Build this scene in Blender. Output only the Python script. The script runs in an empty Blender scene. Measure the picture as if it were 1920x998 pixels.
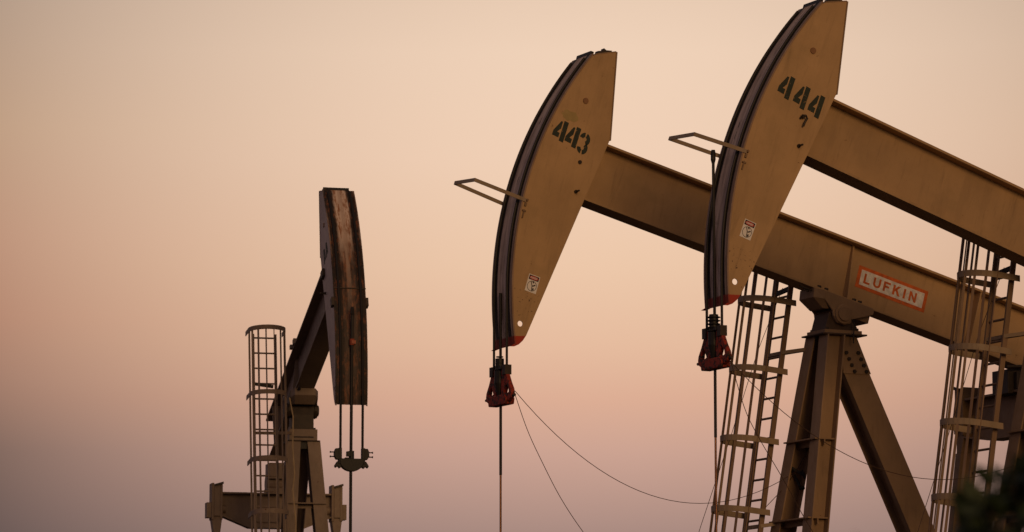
import bpy, bmesh, math, random
from mathutils import Vector, Matrix
R_ = math.radians
random.seed(7)
scn = bpy.context.scene
COL = scn.collection

# ------------------------------------------------------------------ camera
cam = bpy.data.cameras.new('camera'); cam_o = bpy.data.objects.new('camera', cam); COL.objects.link(cam_o)
cam_o.location = (0, 0, 1.6); cam_o.rotation_euler = (R_(98), 0, 0)
cam.sensor_width = 36; cam.lens = 36 * 7400 / 1920
cam.clip_start = 0.5; cam.clip_end = 3000
cam.dof.use_dof = True; cam.dof.focus_distance = 55.5; cam.dof.aperture_fstop = 5.6
scn.camera = cam_o
scn.render.resolution_x = 1024; scn.render.resolution_y = 532
scn.view_settings.view_transform = 'Standard'; scn.view_settings.look = 'None'
scn.view_settings.exposure = 0; scn.view_settings.gamma = 1

# ------------------------------------------------------------------ dusk sky
SUN_AZ = 160.0      # clockwise from +Y (view direction): behind the camera, to its right
SUN_EL = 14.0
w = bpy.data.worlds.new('World'); scn.world = w; w.use_nodes = True
nt = w.node_tree; nt.nodes.clear()
def nd(t, tree=None, **k):
    n = (tree or nt).nodes.new(t)
    for a, b in k.items(): setattr(n, a, b)
    return n
L = nt.links.new
out = nd('ShaderNodeOutputWorld')
tc = nd('ShaderNodeTexCoord'); sx = nd('ShaderNodeSeparateXYZ'); L(tc.outputs['Generated'], sx.inputs[0])
def ramp(stops, tree=None, interp='LINEAR'):
    r = nd('ShaderNodeValToRGB', tree); cr = r.color_ramp; cr.interpolation = interp
    while len(cr.elements) > 1: cr.elements.remove(cr.elements[-1])
    cr.elements[0].position = stops[0][0]; cr.elements[0].color = (*stops[0][1], 1)
    for p, c in stops[1:]:
        e = cr.elements.new(p); e.color = (*c, 1)
    return r
def srgb(r, g, b):
    f = lambda v: (v/255/12.92) if v/255 <= .04045 else ((v/255+.055)/1.055)**2.4
    return (f(r), f(g), f(b))
el = nd('ShaderNodeMath', operation='ARCSINE'); L(sx.outputs[2], el.inputs[0])
elm = nd('ShaderNodeMapRange'); elm.inputs['From Min'].default_value = 0; elm.inputs['From Max'].default_value = R_(20)
L(el.outputs[0], elm.inputs['Value'])
def E(y): return (8 + math.degrees((499-y)/7400)) / 20
glow = ramp([(0.0, srgb(112, 88, 88)), (E(998), srgb(170, 139, 129)), (E(850), srgb(203, 162, 145)), (E(750), srgb(220, 173, 148)), (E(650), srgb(229, 187, 158)),
             (E(500), srgb(236, 199, 169)), (E(300), srgb(240, 207, 181)), (E(100), srgb(239, 209, 184)), (.75, srgb(205, 180, 158)), (1.0, srgb(160, 142, 135))])
side = ramp([(0.0, srgb(68, 56, 57)), (E(998), srgb(97, 81, 78)), (E(850), srgb(118, 95, 86)), (E(720), srgb(155, 118, 101)), (E(600), srgb(175, 129, 107)),
             (E(450), srgb(184, 141, 117)), (E(250), srgb(186, 152, 125)), (E(0), srgb(174, 149, 130)), (.75, srgb(150, 130, 116)), (1.0, srgb(120, 108, 106))])
L(elm.outputs[0], glow.inputs[0]); L(elm.outputs[0], side.inputs[0])
GL_AZ = R_(1.3)
az = nd('ShaderNodeMath', operation='ARCTAN2'); L(sx.outputs[0], az.inputs[0]); L(sx.outputs[1], az.inputs[1])
azd = nd('ShaderNodeMath', operation='SUBTRACT'); L(az.outputs[0], azd.inputs[0]); azd.inputs[1].default_value = GL_AZ
aza = nd('ShaderNodeMath', operation='ABSOLUTE'); L(azd.outputs[0], aza.inputs[0])
az2 = nd('ShaderNodeMath', operation='POWER'); L(aza.outputs[0], az2.inputs[0]); az2.inputs[1].default_value = 1.95
azm = nd('ShaderNodeMapRange'); azm.inputs['From Min'].default_value = 0; azm.inputs['From Max'].default_value = R_(9.3)**1.95
azm.inputs['To Min'].default_value = 1; azm.inputs['To Max'].default_value = 0; L(az2.outputs[0], azm.inputs['Value'])
mix1 = nd('ShaderNodeMix', data_type='RGBA'); L(azm.outputs[0], mix1.inputs[0]); L(side.outputs[0], mix1.inputs[6]); L(glow.outputs[0], mix1.inputs[7])
# the rest of the dusk sky, away from the afterglow
back = ramp([(0.0, (.07, .052, .055)), (.5, (.15, .11, .11)), (1.0, (.17, .145, .17))])
L(elm.outputs[0], back.inputs[0])
azb = nd('ShaderNodeMapRange', interpolation_type='SMOOTHSTEP'); azb.inputs['From Min'].default_value = R_(12); azb.inputs['From Max'].default_value = R_(75)
L(aza.outputs[0], azb.inputs['Value'])
lr = nd('ShaderNodeMapRange', interpolation_type='SMOOTHSTEP'); lr.inputs['From Min'].default_value = -.9; lr.inputs['From Max'].default_value = .5
L(sx.outputs[0], lr.inputs['Value'])
tint = nd('ShaderNodeMix', data_type='RGBA'); L(lr.outputs[0], tint.inputs[0]); tint.inputs[6].default_value = (1.5, 1.35, 1.45, 1); tint.inputs[7].default_value = (.75, .62, .55, 1)
bk = nd('ShaderNodeMix', data_type='RGBA', blend_type='MULTIPLY'); bk.inputs[0].default_value = 1; L(back.outputs[0], bk.inputs[6]); L(tint.outputs[2], bk.inputs[7])
mix2 = nd('ShaderNodeMix', data_type='RGBA'); L(azb.outputs[0], mix2.inputs[0]); L(mix1.outputs[2], mix2.inputs[6]); L(bk.outputs[2], mix2.inputs[7])
# overhead the sky goes to a dim mauve
zen = nd('ShaderNodeMapRange', interpolation_type='SMOOTHSTEP'); zen.inputs['From Min'].default_value = R_(16); zen.inputs['From Max'].default_value = R_(50)
L(el.outputs[0], zen.inputs['Value'])
mix3 = nd('ShaderNodeMix', data_type='RGBA'); L(zen.outputs[0], mix3.inputs[0]); L(mix2.outputs[2], mix3.inputs[6]); mix3.inputs[7].default_value = (.105, .088, .085, 1)
bg = nd('ShaderNodeBackground'); L(mix3.outputs[2], bg.inputs[0]); bg.inputs[1].default_value = 1.0
sky = nd('ShaderNodeTexSky', sky_type='NISHITA'); sky.sun_disc = False; sky.sun_elevation = R_(1.0); sky.sun_rotation = R_(SUN_AZ); sky.dust_density = 5
bg2 = nd('ShaderNodeBackground'); L(sky.outputs[0], bg2.inputs[0]); bg2.inputs[1].default_value = 0.004
add = nd('ShaderNodeAddShader'); L(bg.outputs[0], add.inputs[0]); L(bg2.outputs[0], add.inputs[1]); L(add.outputs[0], out.inputs[0])

sl = bpy.data.lights.new('sun', 'SUN'); so = bpy.data.objects.new('sun', sl); COL.objects.link(so)
sl.energy = 0.98; sl.angle = R_(24); sl.color = (1.0, .60, .27)
d = Vector((math.sin(R_(SUN_AZ))*math.cos(R_(SUN_EL)), math.cos(R_(SUN_AZ))*math.cos(R_(SUN_EL)), math.sin(R_(SUN_EL))))
so.rotation_euler = d.to_track_quat('Z', 'Y').to_euler(); so.location = (0, 0, 40)

# ------------------------------------------------------------------ materials
def mat_base(name):
    m = bpy.data.materials.new(name); m.use_nodes = True
    t = m.node_tree; b = t.nodes['Principled BSDF']
    return m, t, b
def coords(t, offs=True):
    c = nd('ShaderNodeTexCoord', t)
    if not offs: return c.outputs['Object']
    oi = nd('ShaderNodeObjectInfo', t); mu = nd('ShaderNodeMath', t, operation='MULTIPLY'); mu.inputs[1].default_value = 40
    t.links.new(oi.outputs['Random'], mu.inputs[0])
    va = nd('ShaderNodeVectorMath', t, operation='ADD'); t.links.new(c.outputs['Object'], va.inputs[0]); t.links.new(mu.outputs[0], va.inputs[1])
    return va.outputs[0]
def noise(t, vec, scale, detail=4, rough=.6, stretch=None):
    if stretch:
        mp = nd('ShaderNodeMapping', t); mp.inputs['Scale'].default_value = stretch; t.links.new(vec, mp.inputs[0]); vec = mp.outputs[0]
    n = nd('ShaderNodeTexNoise', t); n.inputs['Scale'].default_value = scale; n.inputs['Detail'].default_value = detail; n.inputs['Roughness'].default_value = rough
    t.links.new(vec, n.inputs['Vector']); return n.outputs['Fac']
def rng(t, v, a, b, c=0., d_=1., smooth=False):
    m = nd('ShaderNodeMapRange', t)
    if smooth: m.interpolation_type = 'SMOOTHSTEP'
    m.inputs['From Min'].default_value = a; m.inputs['From Max'].default_value = b; m.inputs['To Min'].default_value = c; m.inputs['To Max'].default_value = d_
    t.links.new(v, m.inputs['Value']); return m.outputs[0]
def mixc(t, f, a, b, mode='MIX'):
    m = nd('ShaderNodeMix', t, data_type='RGBA', blend_type=mode)
    if isinstance(f, float): m.inputs[0].default_value = f
    else: t.links.new(f, m.inputs[0])
    for i, v in ((6, a), (7, b)):
        if isinstance(v, tuple): m.inputs[i].default_value = (*v, 1)
        else: t.links.new(v, m.inputs[i])
    return m.outputs[2]
def math_(t, op, a, b=None):
    m = nd('ShaderNodeMath', t, operation=op)
    for i, v in ((0, a), (1, b)):
        if v is None: continue
        if isinstance(v, (int, float)): m.inputs[i].default_value = v
        else: t.links.new(v, m.inputs[i])
    return m.outputs[0]

def paint(name, base, rust=.5, rough=.55, red_below=None, dirt=.35):
    m, t, b = mat_base(name); v = coords(t)
    c = mixc(t, rng(t, noise(t, v, 1.1, 5), .3, .75), base, tuple(x*(1-dirt) for x in base))
    c = mixc(t, rng(t, noise(t, v, 2.2, 5, .65, (2.2, 2.2, .35)), .52, .8, 0, .45), c, tuple(x*.45 for x in base))
    c = mixc(t, rng(t, noise(t, v, 3.2, 6, .7, (5, 5, .5)), .56, .72, 0, dirt*1.3), c, tuple(x*.4 for x in base))
    c = mixc(t, rng(t, noise(t, v, 1.7, 4, .6), .58, .7, 0, dirt), c, (base[0]*.62, base[1]*.66, base[2]*.62))
    f = noise(t, v, 9, 6, .7)
    if red_below is not None:
        o = coords(t, False); s = nd('ShaderNodeSeparateXYZ', t); t.links.new(o, s.inputs[0])
        zz = math_(t, 'SUBTRACT', s.outputs[2], math_(t, 'MULTIPLY', math_(t, 'ADD', s.outputs[0], 4.98), .33))
        zz = math_(t, 'ADD', zz, math_(t, 'MULTIPLY', noise(t, v, 30, 3), .02))
        near = math_(t, 'MULTIPLY', rng(t, s.outputs[2], -1.75, -1.6), rng(t, s.outputs[2], -1.25, -1.45))
        c = mixc(t, math_(t, 'MULTIPLY', near, rng(t, noise(t, v, 24, 3, .6), .62, .66, 0, .9)), c, (.07, .035, .02))
        c = mixc(t, rng(t, zz, red_below-.006, red_below+.006, 1, 0), c, (.36, .035, .015))
    c = mixc(t, rng(t, f, .70-.05*rust, .73-.05*rust, 0, .85), c, (.10, .035, .015))
    c = mixc(t, rng(t, noise(t, v, 45, 3, .6), .70, .76, 0, .6), c, (.07, .03, .015))
    t.links.new(c, b.inputs['Base Color'])
    t.links.new(rng(t, f, .3, .8, rough-.08, rough+.2), b.inputs['Roughness'])
    b.inputs['Specular IOR Level'].default_value = .3
    bp = nd('ShaderNodeBump', t); bp.inputs['Strength'].default_value = .25; bp.inputs['Distance'].default_value = .01
    t.links.new(noise(t, v, 6, 4), bp.inputs['Height']); t.links.new(bp.outputs[0], b.inputs['Normal'])
    return m
def worn(name, col, under, th=.60):
    m, t, b = mat_base(name); v = coords(t)
    c = mixc(t, rng(t, noise(t, v, 10, 6, .7), .35, .65), col, tuple(x*.6 for x in col))
    c = mixc(t, rng(t, noise(t, v, 16, 6, .75), th, th+.05), c, under)
    t.links.new(c, b.inputs['Base Color']); b.inputs['Roughness'].default_value = .65; b.inputs['Specular IOR Level'].default_value = .3
    return m
TAN = (.50, .30, .135)
M = {}
M['tan'] = paint('tan_paint', (.32, .205, .12))
M['tan_plate'] = paint('tan_plate_paint', (.50, .315, .155), rust=.6, red_below=-1.985, dirt=.28)
M['tan_beam'] = paint('tan_beam_paint', (.45, .285, .145), rust=.35, dirt=.30)
M['pale'] = paint('weathered_beige_paint', (.27, .195, .145), rust=.7)
M['pale_plate'] = paint('weathered_beige_plate', (.56, .44, .38), rust=.6)
M['cage'] = paint('cage_paint', (.33, .24, .16), rust=.5)
M['bars'] = paint('cage_bar_paint', (.24, .15, .095), rust=.6)
M['red'] = worn('red_carrier_paint', (.36, .040, .018), (.03, .015, .010), .50)

def simple(name, col, rough=.6, metal=0., var=.3, scale=8, spec=.4):
    m, t, b = mat_base(name); v = coords(t)
    c = mixc(t, rng(t, noise(t, v, scale, 5), .3, .72), col, tuple(x*(1-var) for x in col))
    t.links.new(c, b.inputs['Base Color']); b.inputs['Roughness'].default_value = rough; b.inputs['Metallic'].default_value = metal
    b.inputs['Specular IOR Level'].default_value = spec
    return m
M['grease'] = simple('black_grease', (.012, .009, .007), .55, 0, .4)
M['rope'] = simple('greasy_wire_rope', (.018, .013, .010), .6)
M['dark'] = simple('dark_casting', (.05, .032, .02), .6, 0, .5)
M['brown2'] = paint('shaded_dirty_brown_paint', (.25, .155, .085), rust=.8, dirt=.4)  # base colour darkened for grime and for the shade on the equalizer
M['brown'] = simple('brown_casting', (.085, .05, .032), .6, 0, .4)
M['bolt'] = simple('dark_bolt_steel', (.035, .024, .018), .5, .3)
M['rod'] = simple('polished_rod_steel', (.20, .10, .06), .28, .9, .2)
M['numbers'] = worn('dark_green_stencil_paint', (.032, .042, .03), (.30, .19, .09), .61)
M['white'] = simple('sticker_white', (.78, .74, .72), .5, 0, .08)
M['black'] = simple('sticker_black', (.03, .02, .02), .6)
M['sred'] = simple('sticker_red', (.50, .06, .035), .5, 0, .15)
M['logo_white'] = worn('logo_faded_white', (.86, .83, .80), (.50, .36, .22), .72)
M['logo_orange'] = worn('logo_orange', (.70, .15, .03), (.42, .16, .06), .60)
M['greenfilm'] = simple('olive_overspray', (.38, .27, .105), .6, 0, .2, 14)
M['orange'] = simple('orange_clamp_paint', (.34, .06, .02), .5)
M['concrete'] = simple('concrete', (.32, .30, .27), .85, 0, .3, 3)
M['leaf'] = simple('dark_leaf', (.035, .055, .02), .5, 0, .5, 3)
M['bark'] = simple('twig_bark', (.09, .06, .035), .8)
M['hose'] = simple('pale_hose', (.50, .36, .20), .6)
M['wire'] = simple('dull_wire', (.07, .035, .02), .6)

def face_mat(name, cy, half, rusty):
    """curved front plate of the horsehead: greasy rope tracks, bare steel and rust between"""
    m, t, b = mat_base(name); o = coords(t, False); v = coords(t)
    s = nd('ShaderNodeSeparateXYZ', t); t.links.new(o, s.inputs[0])
    y = math_(t, 'ABSOLUTE', math_(t, 'SUBTRACT', s.outputs[1], cy))
    y = math_(t, 'ADD', y, math_(t, 'MULTIPLY', math_(t, 'SUBTRACT', noise(t, v, 5, 4, .6, (1, 1, .35)), .5), .11 if rusty else .04))
    if rusty:
        c = mixc(t, rng(t, noise(t, v, 6, 6, .7, (1.5, 3, .45)), .46, .60), (.62, .47, .39), (.28, .12, .055))
        low = rng(t, math_(t, 'ADD', s.outputs[2], math_(t, 'MULTIPLY', noise(t, v, 3, 3, .6, (1, 3, .4)), .9)), 1.9, .9, 0, .93)
        c = mixc(t, low, c, mixc(t, rng(t, noise(t, v, 5, 6, .75, (1, 2.2, .6)), .48, .66), (.022, .010, .007), (.24, .085, .03)))
        trk = mixc(t, rng(t, noise(t, v, 9, 6, .75, (1, 1.6, .6)), .52, .62), (.014, .007, .005), (.14, .045, .018))
        track = math_(t, 'MULTIPLY', rng(t, y, .10, .15, 0, .97, True), rng(t, y, .30, .27, .45, 1))
        c = mixc(t, track, c, trk)
        # a thin pale run down the middle, above the rod end
        run = math_(t, 'MULTIPLY', rng(t, y, .055, .02, 0, .6, True), rng(t, s.outputs[2], -.5, .4, 0, 1))
        c = mixc(t, run, c, (.40, .28, .22))
    else:
        c = mixc(t, rng(t, noise(t, v, 4, 5, .65, (1, 4, .4)), .40, .66), (.56, .42, .34), (.25, .17, .13))
        track = math_(t, 'MULTIPLY', rng(t, y, half-.185, half-.155, 0, .97, True), rng(t, y, half-.06, half-.08, .25, 1))
        c = mixc(t, track, c, (.012, .008, .007))
        c = mixc(t, rng(t, y, half-.05, half-.035, 0, .6), c, (.22, .12, .06))
        c = mixc(t, math_(t, 'MULTIPLY', rng(t, noise(t, v, 12, 4, .6, (1, 1, .3)), .63, .67, 0, .9), rng(t, y, .05, .03)), c, (.012, .008, .007))
        zz = math_(t, 'ADD', s.outputs[2], math_(t, 'MULTIPLY', noise(t, v, 20, 3), .03))
        c = mixc(t, rng(t, zz, -1.96, -1.975, 0, .9), c, (.26, .03, .015))
    t.links.new(c, b.inputs['Base Color']); b.inputs['Roughness'].default_value = .6; b.inputs['Specular IOR Level'].default_value = .3
    bp = nd('ShaderNodeBump', t); bp.inputs['Strength'].default_value = .4; bp.inputs['Distance'].default_value = .012
    t.links.new(noise(t, v, 14, 5, .65, (1, 1, .5)), bp.inputs['Height']); t.links.new(bp.outputs[0], b.inputs['Normal'])
    return m

# ------------------------------------------------------------------ mesh helpers
class MB:
    """collects solids in pump coordinates: u along the beam, w across (away from the camera), z up; sg mirrors w"""
    def __init__(s, sg=1): s.bm = bmesh.new(); s.sg = sg
    def P(s, u, w_, z): return Vector((u, s.sg*w_, z))
    def hull(s, A, B):
        """two equal loops of 3-D points joined into a solid"""
        a = [s.bm.verts.new(s.P(*p)) for p in A]; b = [s.bm.verts.new(s.P(*p)) for p in B]; n = len(a)
        s.bm.faces.new(a); s.bm.faces.new(b[::-1])
        for i in range(n): s.bm.faces.new((a[i], b[i], b[(i+1) % n], a[(i+1) % n]))
        return s
    def prism(s, poly, w0, w1): return s.hull([(u, w0, z) for u, z in poly], [(u, w1, z) for u, z in poly])
    def prism_u(s, poly, u0, u1): return s.hull([(u0, a, z) for a, z in poly], [(u1, a, z) for a, z in poly])
    def box(s, u0, u1, w0, w1, z0, z1): return s.prism([(u0, z0), (u1, z0), (u1, z1), (u0, z1)], w0, w1)
    def tube(s, pts, r, n=8):
        rings = []
        pts = [Vector(p) for p in pts]; rr = r if isinstance(r, (list, tuple)) else [r]*len(pts)
        a = None
        for i, p in enumerate(pts):
            t_ = (pts[min(i+1, len(pts)-1)] - pts[max(i-1, 0)]).normalized()
            if a is None: a = t_.cross(Vector((0, 0, 1)) if abs(t_.z) < .9 else Vector((1, 0, 0)))
            a = (a - t_*a.dot(t_)).normalized(); b = t_.cross(a)
            rings.append([s.bm.verts.new(s.P(*(p + a*math.cos(k*2*math.pi/n)*rr[i] + b*math.sin(k*2*math.pi/n)*rr[i]))) for k in range(n)])
        for i in range(len(rings)-1):
            for k in range(n): s.bm.faces.new((rings[i][k], rings[i][(k+1) % n], rings[i+1][(k+1) % n], rings[i+1][k]))
        s.bm.faces.new(rings[0][::-1]); s.bm.faces.new(rings[-1]); return s
    def bar(s, p0, p1, a, b, up=(0, 0, 1)):
        """rectangular bar from p0 to p1: a across, b along up"""
        p0 = Vector(p0); p1 = Vector(p1); t_ = (p1-p0).normalized(); x = t_.cross(Vector(up)).normalized(); y = x.cross(t_).normalized()
        q = [x*a/2+y*b/2, -x*a/2+y*b/2, -x*a/2-y*b/2, x*a/2-y*b/2]
        return s.hull([p0+k for k in q], [p1+k for k in q])
    def plate_hole(s, poly, holes, w0, w1):
        """flat plate with round holes"""
        ed = []; bm = s.bm
        def loop(pts):
            v = [bm.verts.new(s.P(u, w0, z)) for u, z in pts]
            return [bm.edges.new((v[i], v[(i+1) % len(v)])) for i in range(len(v))]
        ed += loop(poly)
        for (cu, cz, r) in holes: ed += loop([(cu+r*math.cos(k*math.pi/10), cz+r*math.sin(k*math.pi/10)) for k in range(20)])
        g = bmesh.ops.triangle_fill(bm, use_beauty=True, use_dissolve=False, edges=ed)
        fs = [f for f in g['geom'] if isinstance(f, bmesh.types.BMFace)]
        e = bmesh.ops.extrude_face_region(bm, geom=fs)
        vs = [x for x in e['geom'] if isinstance(x, bmesh.types.BMVert)]
        bmesh.ops.translate(bm, vec=Vector((0, s.sg*(w1-w0), 0)), verts=vs)
        return s
    def build(s, name, m, parent=None, smooth=False, bevel=0., loc=None, rot=None):
        bmesh.ops.recalc_face_normals(s.bm, faces=s.bm.faces)
        me = bpy.data.meshes.new(name); s.bm.to_mesh(me); s.bm.free()
        o = bpy.data.objects.new(name, me); COL.objects.link(o); me.materials.append(m)
        if parent: o.parent = parent
        if loc is not None: o.location = loc
        if rot is not None: o.rotation_euler = rot
        if smooth:
            for p in me.polygons: p.use_smooth = True
            if bevel == 0:
                try: me.set_sharp_from_angle(angle=R_(40))
                except Exception: pass
        if bevel:
            b = o.modifiers.new('bevel', 'BEVEL'); b.width = bevel; b.segments = 2; b.limit_method = 'ANGLE'; b.angle_limit = R_(35)
        return o
def arc(cx, cz, r, a0, a1, n): return [(cx+r*math.cos(R_(a0+(a1-a0)*i/n)), cz+r*math.sin(R_(a0+(a1-a0)*i/n))) for i in range(n+1)]
def lerp(a, b, t): return tuple(x+(y-x)*t for x, y in zip(a, b))

# ------------------------------------------------------------------ lettering (all cut from flat strips)
def strokes(mb, ch, f, w0, w1):
    """stencil / block characters; f maps (x 0..1, y 0..1) of the letter box to (u,z)"""
    S = {
     '4': [[(.57, 0), (.90, 0), (.90, 1), (.57, 1)],
           [(.48, .92), (.48, .58), (.28, .36), (.48, .36), (.48, .13), (.0, .13), (.0, .36), (.36, .92)]],
     'L': [[(0, 0), (.8, 0), (.8, .2), (.26, .2), (.26, 1), (0, 1)]],
     'F': [[(0, 0), (.26, 0), (.26, .40), (.72, .40), (.72, .60), (.26, .60), (.26, .80), (.86, .80), (.86, 1), (0, 1)]],
     'K': [[(0, 0), (.26, 0), (.26, .34), (.38, .46), (.66, 0), (.98, 0), (.57, .62), (.94, 1), (.60, 1), (.26, .64), (.26, 1), (0, 1)]],
     'I': [[(0, 0), (.26, 0), (.26, 1), (0, 1)]],
     'N': [[(0, 0), (.24, 0), (.24, .62), (.70, 0), (.94, 0), (.94, 1), (.70, 1), (.70, .38), (.24, 1), (0, 1)]],
    }
    if ch == 'U':
        po = [(0, 1)] + [(.47-.47*math.cos(a), .38-.38*math.sin(a)) for a in [i*math.pi/10 for i in range(11)]] + [(.94, 1), (.69, 1)] + \
             [(.47+.22*math.cos(a), .40-.20*math.sin(a)) for a in [i*math.pi/8 for i in range(9)]] + [(.25, 1)]
        S['U'] = [po]
    if ch == '3':
        def band(cx, cy, ro, ri, a0, a1, n=9):
            o_ = [(cx+ro*1.25*math.cos(R_(a0+(a1-a0)*i/n)), cy+ro*math.sin(R_(a0+(a1-a0)*i/n))) for i in range(n+1)]
            i_ = [(cx+ri*1.25*math.cos(R_(a1+(a0-a1)*i/n)), cy+ri*math.sin(R_(a1+(a0-a1)*i/n))) for i in range(n+1)]
            return o_+i_
        S['3'] = [band(.46, .71, .31, .10, 175, 100), band(.46, .71, .31, .10, 78, -62), band(.46, .28, .31, .10, 62, -78), band(.46, .28, .31, .10, -100, -175)]
    for po in S[ch]:
        mb.prism([f(x, y) for x, y in po], w0, w1)
def lettering(name, text, m, parent, sg, origins, size, shear, wsurf, th=.004, skew=0.):
    mb = MB(sg)
    for ch, (ou, oz) in zip(text, origins):
        strokes(mb, ch, lambda x, y: (ou+x*size[0]+y*size[1]*shear, oz+y*size[1]+x*size[0]*skew), wsurf-th, wsurf+th)
    return mb.build(name, m, parent)

def danger_sticker(parent, sg, c, ang=-1.0):
    """white danger label, c = corners (tl,tr,br,bl) in the plate's plane"""
    def f(x, y):  # x 0..1 , y 0..1 up
        top = lerp(c[0], c[1], x); bot = lerp(c[3], c[2], x); return lerp(bot, top, y)
    o = MB(sg).prism([f(0, 0), f(1, 0), f(1, 1), f(0, 1)], -.002, .003).build('danger_sticker', M['white'], parent)
    o['label'] = 'white danger sticker with a red and black header'
    MB(sg).prism([f(.06, .70), f(.94, .70), f(.94, .96), f(.06, .96)], -.003, .001).build('sticker_header', M['black'], o)
    MB(sg).prism([f(.5+.40*math.cos(k*math.pi/12), .83+.105*math.sin(k*math.pi/12)) for k in range(24)], -.004, 0).build('sticker_oval', M['sred'], o)
    # the word on the oval
    mb = MB(sg)
    G = {'D': [(0,0,0,4),(0,4,2,3),(2,3,2,1),(2,1,0,0)], 'A': [(0,0,1,4),(1,4,2,0),(.4,1.6,1.6,1.6)], 'N': [(0,0,0,4),(0,4,2,0),(2,0,2,4)],
         'G': [(2,3.4,1,4),(1,4,0,2),(0,2,1,0),(1,0,2,.8),(2,.8,2,2),(2,2,1.2,2)], 'E': [(2,0,0,0),(0,0,0,4),(0,4,2,4),(0,2,1.6,2)], 'R': [(0,0,0,4),(0,4,2,3.2),(2,3.2,0,2),(0,2,2,0)]}
    for i, ch in enumerate('DANGER'):
        for a, b, c_, d_ in G[ch]:
            x0 = .21+i*.1; p = f(x0+a*.033, .785+b*.023); q = f(x0+c_*.033, .785+d_*.023)
            mb.bar((p[0], -.0045, p[1]), (q[0], -.0045, q[1]), .0045, .002, (0, 1, 0))
    mb.build('sticker_word', M['white'], o)
    ring = MB(sg)
    n = 28
    for k in range(n):
        a, b = 2*math.pi*k/n, 2*math.pi*(k+1)/n
        ring.prism([f(.5+r*math.cos(t)*1.38, .36+r*math.sin(t)) for r, t in ((.30, a), (.30, b), (.272, b), (.272, a))], -.003, .001)
    # the figure struck by machinery: a bar across, an arm and a fallen body
    for q in ([(.30, .60), (.36, .62), (.54, .38), (.60, .10), (.54, .09), (.48, .36)], [(.50, .38), (.74, .50), (.80, .44), (.60, .34)],
              [(.44, .62), (.58, .64), (.62, .54), (.52, .54)], [(.60, .14), (.74, .12), (.70, .28), (.60, .26)]):
        ring.prism([f(*p) for p in q], -.003, .001)
    ring.build('sticker_pictogram', M['black'], o)
    return o

RA = 5.33
def HU(name, lo): return lo
# ------------------------------------------------------------------ the pumpjack
def tag(o, label=None, cat=None, group=None, kind=None):
    if label: o['label'] = label
    if cat: o['category'] = cat
    if group: o['group'] = group
    if kind: o['kind'] = kind
    return o

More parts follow.
